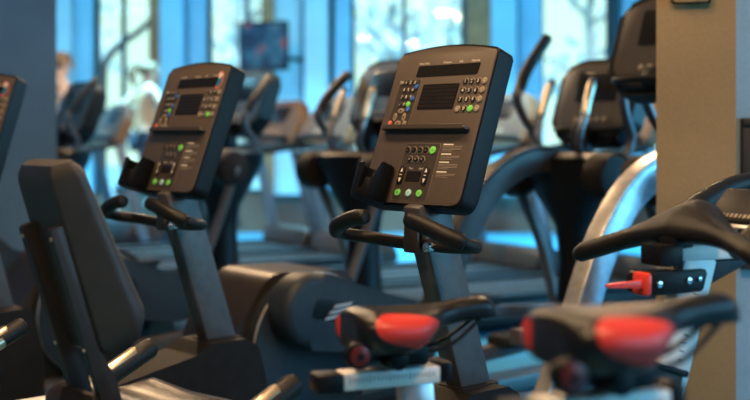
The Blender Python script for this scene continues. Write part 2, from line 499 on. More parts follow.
def make_console(root):
    arc = [(.158 - .0395 * k, .4285 + .014 * (1 - ((k - 4) / 4) ** 2), 0) for k in range(9)]
    o = rpoly([(-.183, .0, .030), (.183, .0, .030), (.181, .424, .028)] + arc + [(-.181, .424, .028)], 6)
    body = MB().prism(o, -.060, -.004, XY, .006, 0, 3)
    body.box((0, .12, -.07), (.15, .17, .04), bev=.012)
    con = body.build('console', 'black', root, CM)
    inner = [Vector((p.x * .968, .215 + (p.y - .215) * .972)) for p in o]
    MB().prism(inner, -.006, 0, XY, .003).build('face_panel', 'face', con)
    # display strip with its captions
    MB().prism(rpoly([(-.092, .366, .003), (.128, .366, .003), (.132, .398, .003), (-.09, .398, .003)]), 0, .0015).build('display', 'screen', con)
    for t_, u in (('Heart Rate', -.072), ('Distance', .012), ('LVL', .062), ('Calories', .112)): MB().text(t_, (u, .405, .0006), .0085, XY, 0).build('caption', 'ink', con)
    ds = MB().prism(rpoly([(-.056, .27, .002), (.074, .27, .002), (.076, .342, .002), (-.054, .342, .002)]), 0, .0015, mi=0)
    for i in range(6):
        for j in range(14): ds.box((-.046 + j * .0087, .279 + i * .0108, .0016), (.0062, .0072, .0006), mi=1)
    ds.build('display', ['screen', 'cell'], con)
    # left keypad panel
    L = rpoly([(-.157, .219, .006), (-.080, .219, .006), (-.074, .359, .006), (-.150, .359, .006)])
    mb = MB().prism([Vector((-.1155 + (p.x + .1155) * 1.035, .289 + (p.y - .289) * 1.02)) for p in L], 0, .0008, mi=1)
    mb.prism(L, .0004, .0014, mi=0); mb.bm.transform(Matrix.Translation((.006, 0, 0))); pan = mb.build('keypad_panel', ['panel', 'outline'], con)
    z = .0012
    for j, row in enumerate((('TV', '1', '2', '3'), (None, '4', '5', '6'), (None, '7', '8', '9'), (None, '-', '0', None))):
        for i, tx in enumerate(row):
            if tx: key(con, -.136 + i * .0165 + (.3 - j) * .001, .349 - j * .0215, .0066, ['panel', 'ink'], tx, .0125, z=z)
    key(con, -.0915, .285, .0078, ['green', 'keyblack'], z=z)
    for u, v in ((-.077, .337), (-.082, .302), (-.087, .270)): key(con, u, v, .0068, ['blue', 'ink'], '-', .010, z=z)
    for u, v, a in ((-.112, .266, .0085), (-.112, .230, .0085), (-.129, .248, .0085), (-.095, .248, .0085)):
        mb = MB(); w_, h_ = (.0115, .0075) if u == -.112 else (.0062, .0125)
        mb.prism(circle((u, v), w_, 18, h_), z, z + .003, XY, .001, 0); mb.prism(circle((u, v), w_ * .3, 8, h_ * .3), z + .003, z + .0036, XY, 0, 1)
        mb.build('arrow_button', ['keyring', 'keyblack'], con)
    key(con, -.142, .231, .0068, ['redkey', 'ink'], z=z); key(con, -.086, .230, .0072, ['keyring', 'panel'], '-', .01, z=z)
    # right keypad
    for j, row in enumerate((('1', '2', '3', 'b'), ('4', '5', '6', 'b'), ('7', '8', '9', 'b'), ('b', '0', 'g', 'b'))):
        for i, tx in enumerate(row):
            u, v = .096 + i * .0218 - j * .0012, .345 - j * .0255
            if tx == 'g': key(con, u, v, .0092, ['green', 'ink'])
            elif tx == 'b': key(con, u, v, .0092, ['keyring', 'ink'], '-', .016)
            else: key(con, u, v, .0088, ['keyblack', 'ink', 'keyring'], tx, .0145, ring=True)
    # shelf between the panels
    sh = MB().prism(rpoly([(-.158, 0, .01), (.158, 0, .008), (.15, .022, .008), (-.15, .022, .008)]), .207, .215, Matrix(((1, 0, 0, 0), (0, 0, 1, 0), (0, 1, 0, 0), (0, 0, 0, 1))), .003)
    sh.box((0, .217, .019), (.29, .006, .005), bev=.002).build('reading_shelf', 'panel', con)
    # lower button panel
    Lp = rpoly([(-.062, .014, .008), (.064, .014, .008), (.066, .172, .008), (-.058, .172, .008)])
    mb = MB().prism([Vector((.002 + (p.x - .002) * 1.02, .093 + (p.y - .093) * 1.016)) for p in Lp], 0, .0007, mi=1); mb.prism(Lp, .0003, .0012, mi=0)
    mb.build('button_panel', ['panel', 'outline'], con)
    for i in range(5):
        if i < 4: key(con, -.046 + i * .0222, .153, .0088, ['keyblack', ['yellow', 'cyan', 'ink', 'ink'][i], 'keyring'], '--', .008, ring=True, z=.001)
        else: key(con, .045, .153, .0108, ['green', 'panel'], '=', .012, z=.001)
    for i in range(3): key(con, -.030 + i * .0222, .127, .0088, ['keyblack', 'ink', 'keyring'], '=', .010, ring=True, z=.001)
    for t_, u in (('Time', -.018), ('Level', .019)): MB().text(t_, (u, .1025, .0015), .008, XY, 0).build('caption', 'ink', con)
    MB().prism(rpoly([(-.028, .066, .002), (.024, .066, .002), (.025, .094, .002), (-.027, .094, .002)]), .001, .0022).build('display', 'screen', con)
    for u in (-.046, .042):
        mb = MB().prism(rpoly([(u - .009, .058, .006), (u + .009, .058, .006), (u + .01, .108, .006), (u - .008, .108, .006)]), .001, .004, XY, .001, 0)
        for sgn, v in ((1, .097), (-1, .068)):
            mb.prism([Vector((u - .0045, v - .006 * sgn)), Vector((u + .0045, v - .006 * sgn)), Vector((u, v + .006 * sgn))][::sgn], .004, .0046, mi=1)
        mb.box((u, .083, .0042), (.009, .0022, .0008), mi=1)
        mb.build('rocker_button', ['keyblack', 'ink'], con)
    for u, mk in ((-.042, 'green'), (-.002, 'cyan'), (.036, 'green')): key(con, u, .034, .0098, [mk, 'panel'], '=', .01, z=.001)
    # instruction print
    rnd = random.Random(3); mb = MB(); v = .170
    for blk, nl in enumerate((4, 3, 4, 3)):
        mb.box((.081 + .012, v, .0006), (.034, .0032, .0008), mi=0); v -= .0056
        for k in range(nl):
            wd = .066 if k < nl - 1 else rnd.uniform(.03, .05)
            mb.box((.076 + wd / 2, v, .0006), (wd, .0020, .0008), mi=1); v -= .0042
        v -= .004
    mb.build('printed_instructions', ['ink', 'dimink'], con)
    # cup holder
    cx, cz, Rr = -.108, .038, .042
    mb = MB()
    f = Matrix(((1, 0, 0, 0), (0, 0, 1, 0), (0, 1, 0, 0), (0, 0, 0, 1)))   # u=x, v=z(normal), w=y(up)

    def lip(a):                       # rim height round the cup: two lobes and a slot facing the rider
        a = (a + 95) % 360 - 95
        sm = lambda e0, e1, x: (lambda t: t * t * (3 - 2 * t))(max(0, min(1, (x - e0) / (e1 - e0))))
        h = .098 - .050 * sm(22, 48, a)
        h -= .032 * sm(66, 70, a)
        return h + .072 * sm(84, 100, a) + .01 * sm(240, 262, a)
    t_ = bmesh.new(); rows = []
    for k in range(90):
        a = 4 * k; ca, sa = math.cos(math.radians(a)), math.sin(math.radians(a)); h = lip(a)
        sq = 1 / max(abs(ca) ** 3 + abs(sa) ** 3, .5) ** .25
        pt_ = lambda r_, h_: t_.verts.new((cx + r_ * sq * ca, cz + r_ * 1.05 * sq * sa, h_))
        rows.append([pt_(Rr * .90, -.004), pt_(Rr, .004), pt_(Rr, h - .002), pt_(Rr - .002, h), pt_(Rr - .007, h), pt_(Rr - .009, h - .002), pt_(Rr - .009, .008)])
    for k in range(90):
        A, B = rows[k], rows[(k + 1) % 90]
        for q in range(6): t_.faces.new((A[q], B[q], B[q + 1], A[q + 1]))
    t_.faces.new([r_[0] for r_ in rows]); t_.faces.new([r_[6] for r_ in rows][::-1])
    mb.merge(t_, f, 0)
    for ch in con.children:
        ch.data.transform(Matrix.Diagonal((1, .965, 1, 1))) if not ch.name.startswith('face_panel') else None
    mb.build('cup_holder', 'black', con)
    return con


def make_bike():
    root = thing('recumbent_bike', (0, 0, 0), TH)
    # front cover and post
    prof = rpoly([(.16, .04, .03), (.15, .27, .08), (.105, .432, .03), (.06, .458, .02), (-.075, .458, .03), (-.13, .428, .04), (-.46, .365, .06), (-.62, .22, .06), (-.62, .06, .03)], 5)
    MB().prism(prof, -.09, .09, YZ, .022, 0, 3).build('front_cover', 'char', root)
    MB().box((0, .006, .455), (.09, .14, .016), bev=.007).build('post_collar', 'char', root)
    MB().bar((0, .018, .42), (0, -.155, .945), .062, .108, .009).build('post', 'post', root)
    # base frame
    MB().box((0, -.62, .10), (.10, 1.75, .07), bev=.012).build('base_beam', 'post', root)
    for y in (.16, -1.42):
        st = MB().tube([(-.3, y, .04), (.3, y, .04)], .035, sm=2).build('stabiliser', 'black', root)
    MB().bar((0, -1.42, .335), (0, -.45, .335), .085, .03, .005).build('seat_rail', 'alu', root)
    MB().bar((0, -1.32, .13), (0, -1.32, .325), .07, .07).bar((0, -.55, .13), (0, -.55, .325), .06, .06).build('rail_support', 'post', root)
    # cranks
    for s_ in (-1, 1):
        MB().cyl((s_ * .105, -.12, .26), (s_ * .135, -.12, .26), .03, bev=.004).bar((s_ * .14, -.12, .26), (s_ * .14, -.12 - s_ * .11, .22), .018, .028, .004).build('crank', 'black', root)
        MB().box((s_ * .19, -.12 - s_ * .11, .22), (.085, .09, .026), bev=.006).build('pedal', 'pedal', root)
    # handlebar
    b0 = -.150; z0 = .834
    P = [(-.087, b0 - .146, 0.904), (-.13, b0 - .150, 0.898), (-.20, b0 - .142, 0.877), (-.228, b0 - .115, 0.859), (-.232, b0 - .078, 0.848), (-.20, b0 - .035, 0.841), (-.10, b0 - .02, z0), (0, b0 - .018, z0)]
    P = P + [(-x, y, z) for x, y, z in P[-2::-1]]; P = [(x * .94 + .012, y, z) for x, y, z in P]
    hb = MB().tube(P, .0165, seg=14, sm=5).build('handlebar', 'rubber', root)
    for s_ in (-1, 1):
        MB().tube([(s_ * x * .94 + .012, y, z) for x, y, z in ((-.089, b0 - .146, 0.904), (-.13, b0 - .150, 0.898), (-.20, b0 - .142, 0.877), (-.236, b0 - .117, 0.860))], .0205, seg=14, sm=5).build('grip', 'rubber', root)
    MB().prism(rpoly([(-.025, -.02, .006), (.025, -.02, .006), (.022, .085, .006), (-.022, .085, .006)]), -.004, .004, Matrix.Translation((0, b0 - .05, z0)) @ XZ, .001).build('bar_bracket', 'shroudb', root)
    MB().cyl((.052, b0 - .03, z0 - .003), (.052, b0 - .052, z0 - .003), .013, bev=.003).cyl((.052, b0 - .05, z0 - .003), (.052, b0 - .056, z0 - .003), .006).build('bolt', 'chrome', root)
    make_console(root)
    # seat back: moulded pad, leaning away from the rider's back
    rec = math.radians(17.5); SB = Matrix.Translation((0, -1.082, .575)) @ Matrix.Rotation(rec, 4, 'X')
    rings = []
    for i in range(25):
        t = i / 24; h = .092 + t * .393
        e = math.sin(min(1, min(t, 1 - t) / .10) * PI / 2) ** .5 if min(t, 1 - t) < .10 else 1.; e = .35 + .65 * e
        wb = (.080 - .008 * t) ; wf = (.128 - .022 * t); th = .105 - .040 * t
        wb *= .8 + .2 * e; wf *= .8 + .2 * e; yc = .02 - .0
        d0, d1 = yc + (1 - e) * th * .3, yc + th - (1 - e) * th * .3
        sec = rpoly([(-wb, d0, .010), (wb, d0, .010), (wf * .98, d0 + (d1 - d0) * .72, .03), (wf * .8, d1, .03), (-wf * .8, d1, .03), (-wf * .98, d0 + (d1 - d0) * .72, .03)], 4)
        rings.append([Vector((p.x, p.y, h + (p.y - d0) * .5 * (1 - t) ** 2)) for p in sec])
    MB().loft(rings).build('backrest', 'padback', root, SB, sharp=50)
    for s_ in (-1, 1):
        mb = MB().prism(rpoly([(-.006, -.07, .008), (.032, -.07, .008), (.036, .05, .02), (.024, .10, .02), (.022, .372, .006), (-.006, .372, .006)]), s_ * .060 - .010, s_ * .060 + .010, YZ, .003)
        rl = mb.build('back_rail', 'rail', root, SB)
        for h in (.352, .125): MB().cyl((s_ * .060, -.005, h), (s_ * .060, -.009, h), .0042, 12, .0012).build('bolt', 'contact', rl)
    # seat pan
    rings = []
    for i in range(17):
        t = i / 16; y = -1.10 + t * .27; e = math.sqrt(max(0, 1 - (abs(t - .5) * 2) ** 6)) * .92 + .08
        hw = (.205 - .02 * t) * (.75 + .25 * e); th = .042 * e; zc = .530 + .016 * math.sin(t * PI * 2.2)
        sec = []
        for k in range(28):
            a = 2 * PI * k / 28; cx, sx = math.cos(a), math.sin(a)
            x = hw * math.copysign(abs(cx) ** .5, cx); z = zc + th * math.copysign(abs(sx) ** .6, sx) + .016 * (x / hw) ** 2
            sec.append(Vector((x, y, z)))
        rings.append(sec)
    MB().loft(rings).build('seat', 'leather', root, sharp=60)
    MB().box((0, -1.0, .45), (.16, .34, .10), bev=.02).bar((0, -1.14, .43), (0, -1.09, .60), .13, .045, .01).build('seat_carriage', 'char', root)
    for s_ in (-1, 1):
        h0 = Vector((s_ * .27, -1.05, .485)); h1 = Vector((s_ * .27, -.785, .612)); d = (h1 - h0)
        gp = MB().tube([h0 - d * .1, h0, h0 + d * .5, h1], .024, seg=16, sm=2)
        gp.tube([(s_ * .10, -1.08, .455), (s_ * .2, -1.09, .455), h0 - d * .1], .017, sm=4)
        g = gp.build('side_handle', 'rubber', root)
        n = Vector((0, -d.z, d.y)).normalized()
        MB().tube([h0 + d * .22 + n * .008, h0 + d * .86 + n * .008], .0195, seg=14, sm=2).build('contact_plate', 'contact', g)
        MB().tube([h0 + d * .3 - n * .002 + Vector((s_ * .006, 0, 0)), h0 + d * .78 - n * .002 + Vector((s_ * .006, 0, 0))], .020, seg=14, sm=2).build('contact_plate', 'contact', g)
    return root


bike2 = make_bike()
bike1 = copy_tree(bike2); bike3 = copy_tree(bike2)
G = 'recumbent bikes in a row'
for o in (bike1, bike2, bike3): o['category'] = 'exercise bike'; o['group'] = G
place(bike2, (.24, 3.0, 0), TH, 'charcoal recumbent bike whose console is in the middle of the photo, nearest of the row')
place(bike1, (-.513, 3.70, 0), TH, 'charcoal recumbent bike with round sticker on its console, behind the seat back')
place(bike3, (-1.425, 4.33, 0), 30, 'recumbent bike in front of the grey-blue pillar, mostly outside the left edge')
for b in (bike1, bike3):
    con = [c for c in b.children if c.name.startswith('console')][0]
    st = MB().prism(circle((.139, .374), .020, 24, .030), 0, .0010, XY, 0, 0)
    st.prism(circle((.140, .370), .0135, 20, .019), .0009, .0014, XY, 0, 1)
    for u, v, q in ((.136, .394, .006), (.147, .391, .005), (.139, .386, .007)): st.prism(circle((u, v), q, 12), .0009, .0018, XY, 0, 2)
    st = st.build('sticker', ['stickerpink', 'stickerblue', 'ink'], con); st['label'] = 'round pink and blue sticker'


# ------------------------------------------------------------------ elliptical trainers
def maker_mark(mb, c, s, frame, mi):
    """small slanted pale mark on a cover"""
    for k, (u0, u1, v0) in enumerate(((-1, .3, -.45), (-.7, .8, -.1), (-.3, 1.1, .25))):
        mb.prism([Vector((c[0] + u0 * s, c[1] + v0 * s)), Vector((c[0] + u1 * s, c[1] + (v0 + .05) * s)), Vector((c[0] + (u1 + .2) * s, c[1] + (v0 + .28) * s)), Vector((c[0] + (u0 + .2) * s, c[1] + (v0 + .2) * s))], c[2], c[2] + .003, frame, 0, mi)


def make_elliptical(arch_mat, rim_mat, console_z=0., con_y=.06, arch=True, rear=True, hk=1.):
    hz = lambda z: .95 + (z - .95) * hk
    root = thing('elliptical_trainer', (0, 0, 0), 50)
    # hub: flared housing on a mast
    rings = []
    for z, a, b, y in ((.12, .10, .12, 0), (.55, .07, .09, 0), (.70, .085, .11, 0), (.82, .17, .17, 0), (.95, .29, .21, 0), (1.01, .31, .22, 0), (1.035, .26, .18, 0)):
        rings.append([Vector((a * math.cos(2 * PI * k / 28), y + b * math.sin(2 * PI * k / 28), z)) for k in range(28)])
    MB().loft(rings).build('hub_housing', 'black', root)
    for s_ in (-1, 1): MB().cyl((s_ * .20, -.12, .93), (s_ * .32, -.12, .93), .10, 24, .018).build('pivot_cap', 'char', root)
    if arch:
        # arch from the hub back and down to the rear cover
        path = [(0, -.05, .97), (0, -.25, 1.0), (0, -.42, .965), (0, -.58, .87), (0, -.72, .70), (0, -.83, .49), (0, -.94, .28), (0, -1.06, .08)]
        ar = MB().sweep(path, .062, [.10, .105, .11, .115, .12, .12, .12, .12], rnd=.2).build('arch', arch_mat, root)
        rim = []
        Pc = catmull(path, 6)
        for i in range(len(Pc)):
            t = (Pc[min(i + 1, len(Pc) - 1)] - Pc[max(i - 1, 0)]).normalized(); nrm = Vector((0, -t.z, t.y))
            if nrm.z < 0 and nrm.y > 0: nrm = -nrm
            rim.append(Pc[i] + Vector((0, t.z, -t.y)) * .060)
        MB().sweep(rim[::3], .068, .014, rnd=.3).build('arch_rim', rim_mat, ar)
    if rear:
        # rear cover
        prof = rpoly([(-1.90, .05, .04), (-1.88, .40, .18), (-1.72, .615, .12), (-1.38, .605, .12), (-1.18, .42, .1), (-1.10, .05, .03)], 6)
        MB().prism(prof, -.30, .03, YZ, .05, 0, 4).build('rear_cover', 'shroudb', root)
        MB().cyl((-.02, -1.56, .345), (.10, -1.56, .345), .265, 48, .012).build('disc', 'shroud', root)
        rimmb = MB(); ring = [(.085, -1.56 + .262 * math.cos(2 * PI * k / 48), .345 + .262 * math.sin(2 * PI * k / 48)) for k in range(49)]
        rimmb.tube(ring, .007, seg=6, sm=1, caps=False).build('disc_rim', 'steelrim', root)
        mb = MB().prism(hull2((-1.64, .49), .135, (-1.20, .385), .100), .07, .21, YZ, .035, 0, 4)
        cap = mb.build('arm_cover', 'shroud', root)
        MB().prism(rpoly([(-1.67, .468, .02), (-1.43, .425, .02), (-1.43, .495, .02), (-1.64, .54, .02)]), .205, .2115, YZ, .001).build('badge', 'black', cap)
        mb = MB(); maker_mark(mb, (-1.555, .482, .211), .055, YZ, 0); mb.build('maker_mark', 'mark', cap)
    # base
    L_ = 1.9 if rear else (1.25 if arch else .55)
    MB().box((0, .2 - (L_ + .2) / 2, .05), (.14, L_ + .2, .07), bev=.015).box((0, .18, .05), (.6, .10, .06), bev=.015).box((0, .15 - L_, .04), (.6 if rear else .4, .10, .06), bev=.015).build('base_frame', 'post', root)
    # moving handlebars, pedal arms, pedals
    for s_, ph in ((-1, .0), (1, .03)):
        hb = MB().tube([(s_ * .27, -.02, .95), (s_ * .285, .03, hz(1.10)), (s_ * .30, -.03, hz(1.20)), (s_ * .30, -.075 + ph, hz(1.30)), (s_ * .30, .0 + ph, hz(1.43)), (s_ * .285, .125 + ph, hz(1.585))], [.02, .02, .02, .022, .022, .02], seg=12, sm=6).build('moving_handlebar', 'dark_metal', root)
        MB().tube([(s_ * .30, -.055 + ph, hz(1.335)), (s_ * .30, .0 + ph, hz(1.43)), (s_ * .285, .12 + ph, hz(1.58))], .028, seg=12, sm=5).build('grip', 'rubber', hb)
        MB().tube([(s_ * .30, -.10, .93), (s_ * .25, -.08 - s_ * .12, .60), (s_ * .23, -.10 - s_ * .22, .30)], .026, seg=10, sm=5).build('swing_arm', 'post', root)
        MB().bar((s_ * .22, -.10 - s_ * .2, .28), (s_ * .20, -1.45 if rear else -.95, .30 - s_ * .1), .05, .06, .01, up=(1, 0, 0)).build('pedal_arm', 'post', root)
        MB().prism(rpoly([(s_ * .24 - .075, -.72 - s_ * .05, .04), (s_ * .24 + .075, -.72 - s_ * .05, .04), (s_ * .24 + .075, -.36 - s_ * .05, .04), (s_ * .24 - .075, -.36 - s_ * .05, .04)]), .31 - s_ * .04, .35 - s_ * .04, XY, .012).build('pedal', 'pedal', root)
        MB().tube([(s_ * .09, -.06, 1.0), (s_ * .12, -.13, 1.08), (s_ * .13, -.10, 1.2), (s_ * .12, -.03, 1.36)], .017, seg=10, sm=6).build('fixed_handle', 'dark_metal', root)
        MB().tube([(s_ * .13, -.10, 1.2), (s_ * .128, -.075, 1.27), (s_ * .122, -.04, 1.34)], .0205, seg=12, sm=4).build('contact_plate', 'contact', root)
    # console
    t2 = math.radians(20)
    CE = Matrix.Translation((0, con_y, 1.08 + console_z)) @ Matrix(((1, 0, 0, 0), (0, math.sin(t2), -math.cos(t2), 0), (0, math.cos(t2), math.sin(t2), 0), (0, 0, 0, 1)))
    oc = rpoly([(-.16, .0, .05), (.16, .0, .05), (.235, .10, .05), (.235, .37, .06), (.12, .415, .1), (-.12, .415, .1), (-.235, .37, .06), (-.235, .10, .05)], 5)
    c = MB().prism(oc, -.09, 0, XY, .02, 0, 3).build('console', 'black', root, CE)
    MB().prism([Vector((p.x * .9, .21 + (p.y - .21) * .88)) for p in oc], 0, .004, XY, .001).build('face_panel', 'panel', c)
    MB().prism(rpoly([(-.12, .2, .01), (.12, .2, .01), (.12, .345, .01), (-.12, .345, .01)]), .003, .007, XY, .001).build('display', 'screen', c)
    for k in range(5): MB().prism(circle((-.08 + k * .04, .11), .012, 14), .003, .008, XY, .002).build('button', 'keyring', c)
    MB().tube([(-.19, .06, .005), (-.12, .045, .045), (.12, .045, .045), (.19, .06, .005)], .014, sm=5).build('reading_shelf', 'black', c)
    MB().bar((0, .03, 1.0), (0, con_y - .01, 1.16 + console_z), .10, .07, .01).build('console_neck', 'black', root)
    return root


ellA = make_elliptical('shroudb', 'rail')
ellC = make_elliptical('arch', 'steelrim', .05, arch=False, hk=.79); ellD = copy_tree(ellC)
ellE = make_elliptical('arch', 'steelrim', arch=False, rear=False, hk=.82)
ellB = make_elliptical('arch', 'steelrim', .18, -.42, rear=False)
for o in (ellA, ellB, ellC, ellD, ellE): o['category'] = 'elliptical trainer'; o['group'] = 'elliptical trainers in a row'
place(ellA, (.92, 5.25, 0), 50, 'black elliptical trainer with dark arch, just left of the beige pillar')
place(ellB, (1.345, 4.50, 0), 50, 'elliptical trainer with silver arch, partly behind the beige pillar')
place(ellC, (-.06, 6.02, 0), 50, 'elliptical trainer just left of the middle bike console, partly hidden by it')
place(ellD, (-.90, 6.80, 0), 50, 'elliptical trainer seen between the two bike consoles, below the television')
place(ellE, (-2.08, 7.45, 0), 50, 'elliptical trainer at far left, just right of the grey-blue pillar')


# ------------------------------------------------------------------ treadmills
def make_treadmill():
    root = thing('treadmill', (0, 0, 0), 0)
    MB().box((0, -.75, .12), (.86, 1.9, .14), bev=.03).build('deck', 'black', root)
    MB().box((0, -.80, .197), (.52, 1.75, .012), bev=.003).build('belt', 'pedal', root)
    for s_ in (-1, 1): MB().box((s_ * .36, -.8, .205), (.13, 1.75, .03), bev=.008).build('side_rail', 'black', root)
    MB().prism(rpoly([(-.05, .19, .05), (.30, .12, .05), (.30, .32, .1), (.0, .36, .06)]), -.40, .40, YZ, .03).build('motor_cover', 'shroudb', root)
    for s_ in (-1, 1):
        MB().bar((s_ * .40, .12, .15), (s_ * .37, -.12, 1.10), .05, .085, .012, up=(1, 0, 0)).build('upright', 'upright', root)
        MB().tube([(s_ * .37, -.08, 1.05), (s_ * .37, -.3, 1.02), (s_ * .37, -.55, .98)], .03, sm=4).build('handrail', 'black', root)
    t2 = math.radians(28)
    CE = Matrix.Translation((0, -.17, 1.06)) @ Matrix(((1, 0, 0, 0), (0, math.sin(t2), -math.cos(t2), 0), (0, math.cos(t2), math.sin(t2), 0), (0, 0, 0, 1)))
    oc = rpoly([(-.42, .0, .05), (.42, .0, .05), (.40, .22, .06), (.27, .40, .12), (-.27, .40, .12), (-.40, .22, .06)], 5)
    c = MB().prism(oc, -.09, 0, XY, .025, 0, 3).build('console', 'tmcon', root, CE)
    MB().prism([Vector((p.x * .9, .2 + (p.y - .2) * .86)) for p in oc], 0, .005, XY, .002).build('face_panel', 'face', c)
    MB().prism(rpoly([(-.16, .19, .02), (.16, .19, .02), (.16, .34, .02), (-.16, .34, .02)]), .004, .008, XY, .002).build('display', 'screen', c)
    for k in range(4): MB().prism(circle((-.12 + .08 * k, .10), .02, 14), .004, .009, XY, .002).build('button', 'keyring', c)
    MB().tube([(-.37, .03, .03), (0, .02, .07), (.37, .03, .03)], .022, sm=6).build('front_bar', 'black', c)
    return root


tm = make_treadmill()
spots = [(338, 8.9, 60, 'treadmill just left of the middle bike console, nearest of those in the gap'), (286, 9.7, 60, 'treadmill directly right of the elliptical trainer below the television'),
         (200, 12.2, 60, 'treadmill the woman in the cream top runs on'), (505, 8.1, 60, 'treadmill behind the left handlebar of the black elliptical trainer'),
         (620, 7.4, 60, 'treadmill behind the console of the black elliptical trainer'), (118, 10.6, 60, 'treadmill behind the far left elliptical, under the person in a pale shirt')]
for i, (px, d, hd, lab) in enumerate(spots):
    o = tm if i == 0 else copy_tree(tm)
    o['category'] = 'treadmill'; o['group'] = 'treadmills along the windows'
    place(o, ((px - 375) / FPX * d, d, 0), hd, lab)


# ------------------------------------------------------------------ spin bikes
def saddle_mat():
    """black vinyl with a rounded red patch on each flank"""
    m, nt, b = new_mat('saddle_vinyl')
    def mth(op, a, c=None):
        n = nt.nodes.new('ShaderNodeMath'); n.operation = op
        for i, v in enumerate((a, c)):
            if v is None: continue
            if isinstance(v, (int, float)): n.inputs[i].default_value = v
            else: nt.links.new(v, n.inputs[i])
        return n.outputs[0]
    tc = nt.nodes.new('ShaderNodeTexCoord'); sx = nt.nodes.new('ShaderNodeSeparateXYZ'); nt.links.new(tc.outputs['Object'], sx.inputs[0])
    x, y, z = sx.outputs
    dy = mth('ADD', y, .032)
    a = mth('POWER', mth('ABSOLUTE', mth('DIVIDE', dy, .072)), 3.)
    zc = mth('SUBTRACT', z, mth('SUBTRACT', .760, mth('MULTIPLY', dy, .16)))
    c = mth('POWER', mth('ABSOLUTE', mth('DIVIDE', zc, mth('ADD', .0285, mth('MULTIPLY', dy, .05)))), 2.6)
    ins = mth('MULTIPLY', mth('LESS_THAN', mth('ADD', a, c), 1.), mth('GREATER_THAN', mth('ABSOLUTE', x), .052))
    lf = mth('MULTIPLY', mth('LESS_THAN', mth('ADD', x, mth('MULTIPLY', y, .25)), -.074), mth('MULTIPLY', mth('LESS_THAN', y, -.06), mth('LESS_THAN', mth('ABSOLUTE', mth('SUBTRACT', z, .757)), .019)))
    ins = mth('MAXIMUM', ins, lf)
    mx = nt.nodes.new('ShaderNodeMixRGB'); nt.links.new(ins, mx.inputs[0])
    b.inputs['Specular IOR Level'].default_value = .35
    mx.inputs[1].default_value = (.008, .007, .007, 1); mx.inputs[2].default_value = (.55, .038, .028, 1)
    nt.links.new(mx.outputs[0], b.inputs['Base Color']); b.inputs['Roughness'].default_value = .33
    n2 = nt.nodes.new('ShaderNodeTexNoise'); n2.inputs['Scale'].default_value = 350; nt.links.new(tc.outputs['Object'], n2.inputs['Vector'])
    bp = nt.nodes.new('ShaderNodeBump'); bp.inputs['Strength'].default_value = .2; bp.inputs['Distance'].default_value = .003
    nt.links.new(n2.outputs['Fac'], bp.inputs['Height']); nt.links.new(bp.outputs['Normal'], b.inputs['Normal'])
    return m


M['saddle'] = saddle_mat()


def saddle_mesh():
    mb = MB(); N = 36; n = 40; rings = []
    prof = [(0, .74), (.03, .88), (.08, .97), (.18, 1.), (.34, .97), (.42, .86), (.50, .62), (.57, .42), (.66, .31), (.82, .27), (.92, .25), (.97, .19), (1., .08)]
    for i in range(n + 1):
        s = i / n; y = -.122 + .297 * s
        for a, b in zip(prof, prof[1:]):
            if a[0] <= s <= b[0]: hw = .092 * (a[1] + (b[1] - a[1]) * (s - a[0]) / (b[0] - a[0]))
        top = .801 - .008 * math.sin(min(1, s / .75) * PI) + .004 * max(0, (s - .55) / .45) - .022 * max(0, (s - .90) / .10) ** 2 - .016 * max(0, (.10 - s) / .10) ** 1.5
        th = .083 - .041 * (lambda t: t * t * (3 - 2 * t))(min(1, max(0, (s - .30) / .32)))
        if s < .1: th *= .72 + 2.8 * s
        if s > .93: th *= max(.4, 1 - (s - .93) * 7)
        ring = []
        for k in range(N):
            a = 2 * PI * k / N; cx, sz = math.cos(a), math.sin(a)
            x = hw * math.copysign(abs(cx) ** .7, cx)
            zt = top - th * .42 - .004 * abs(cx)
            z = zt + (th * .42 if sz > 0 else th * .58) * math.copysign(abs(sz) ** .75, sz)
            if sz < 0: x *= 1 - .18 * abs(sz)
            if sz > 0 and .1 < s < .75: z -= .006 * max(0, 1 - abs(x) / (hw * .3))
            ring.append(Vector((x, y, z)))
        rings.append(ring)
    for _ in range(2):
        rings = [rings[0]] + [[(rings[i - 1][k] + rings[i][k] * 2 + rings[i + 1][k]) / 4 for k in range(N)] for i in range(1, n)] + [rings[-1]]
    mb.loft(rings)
    return mb


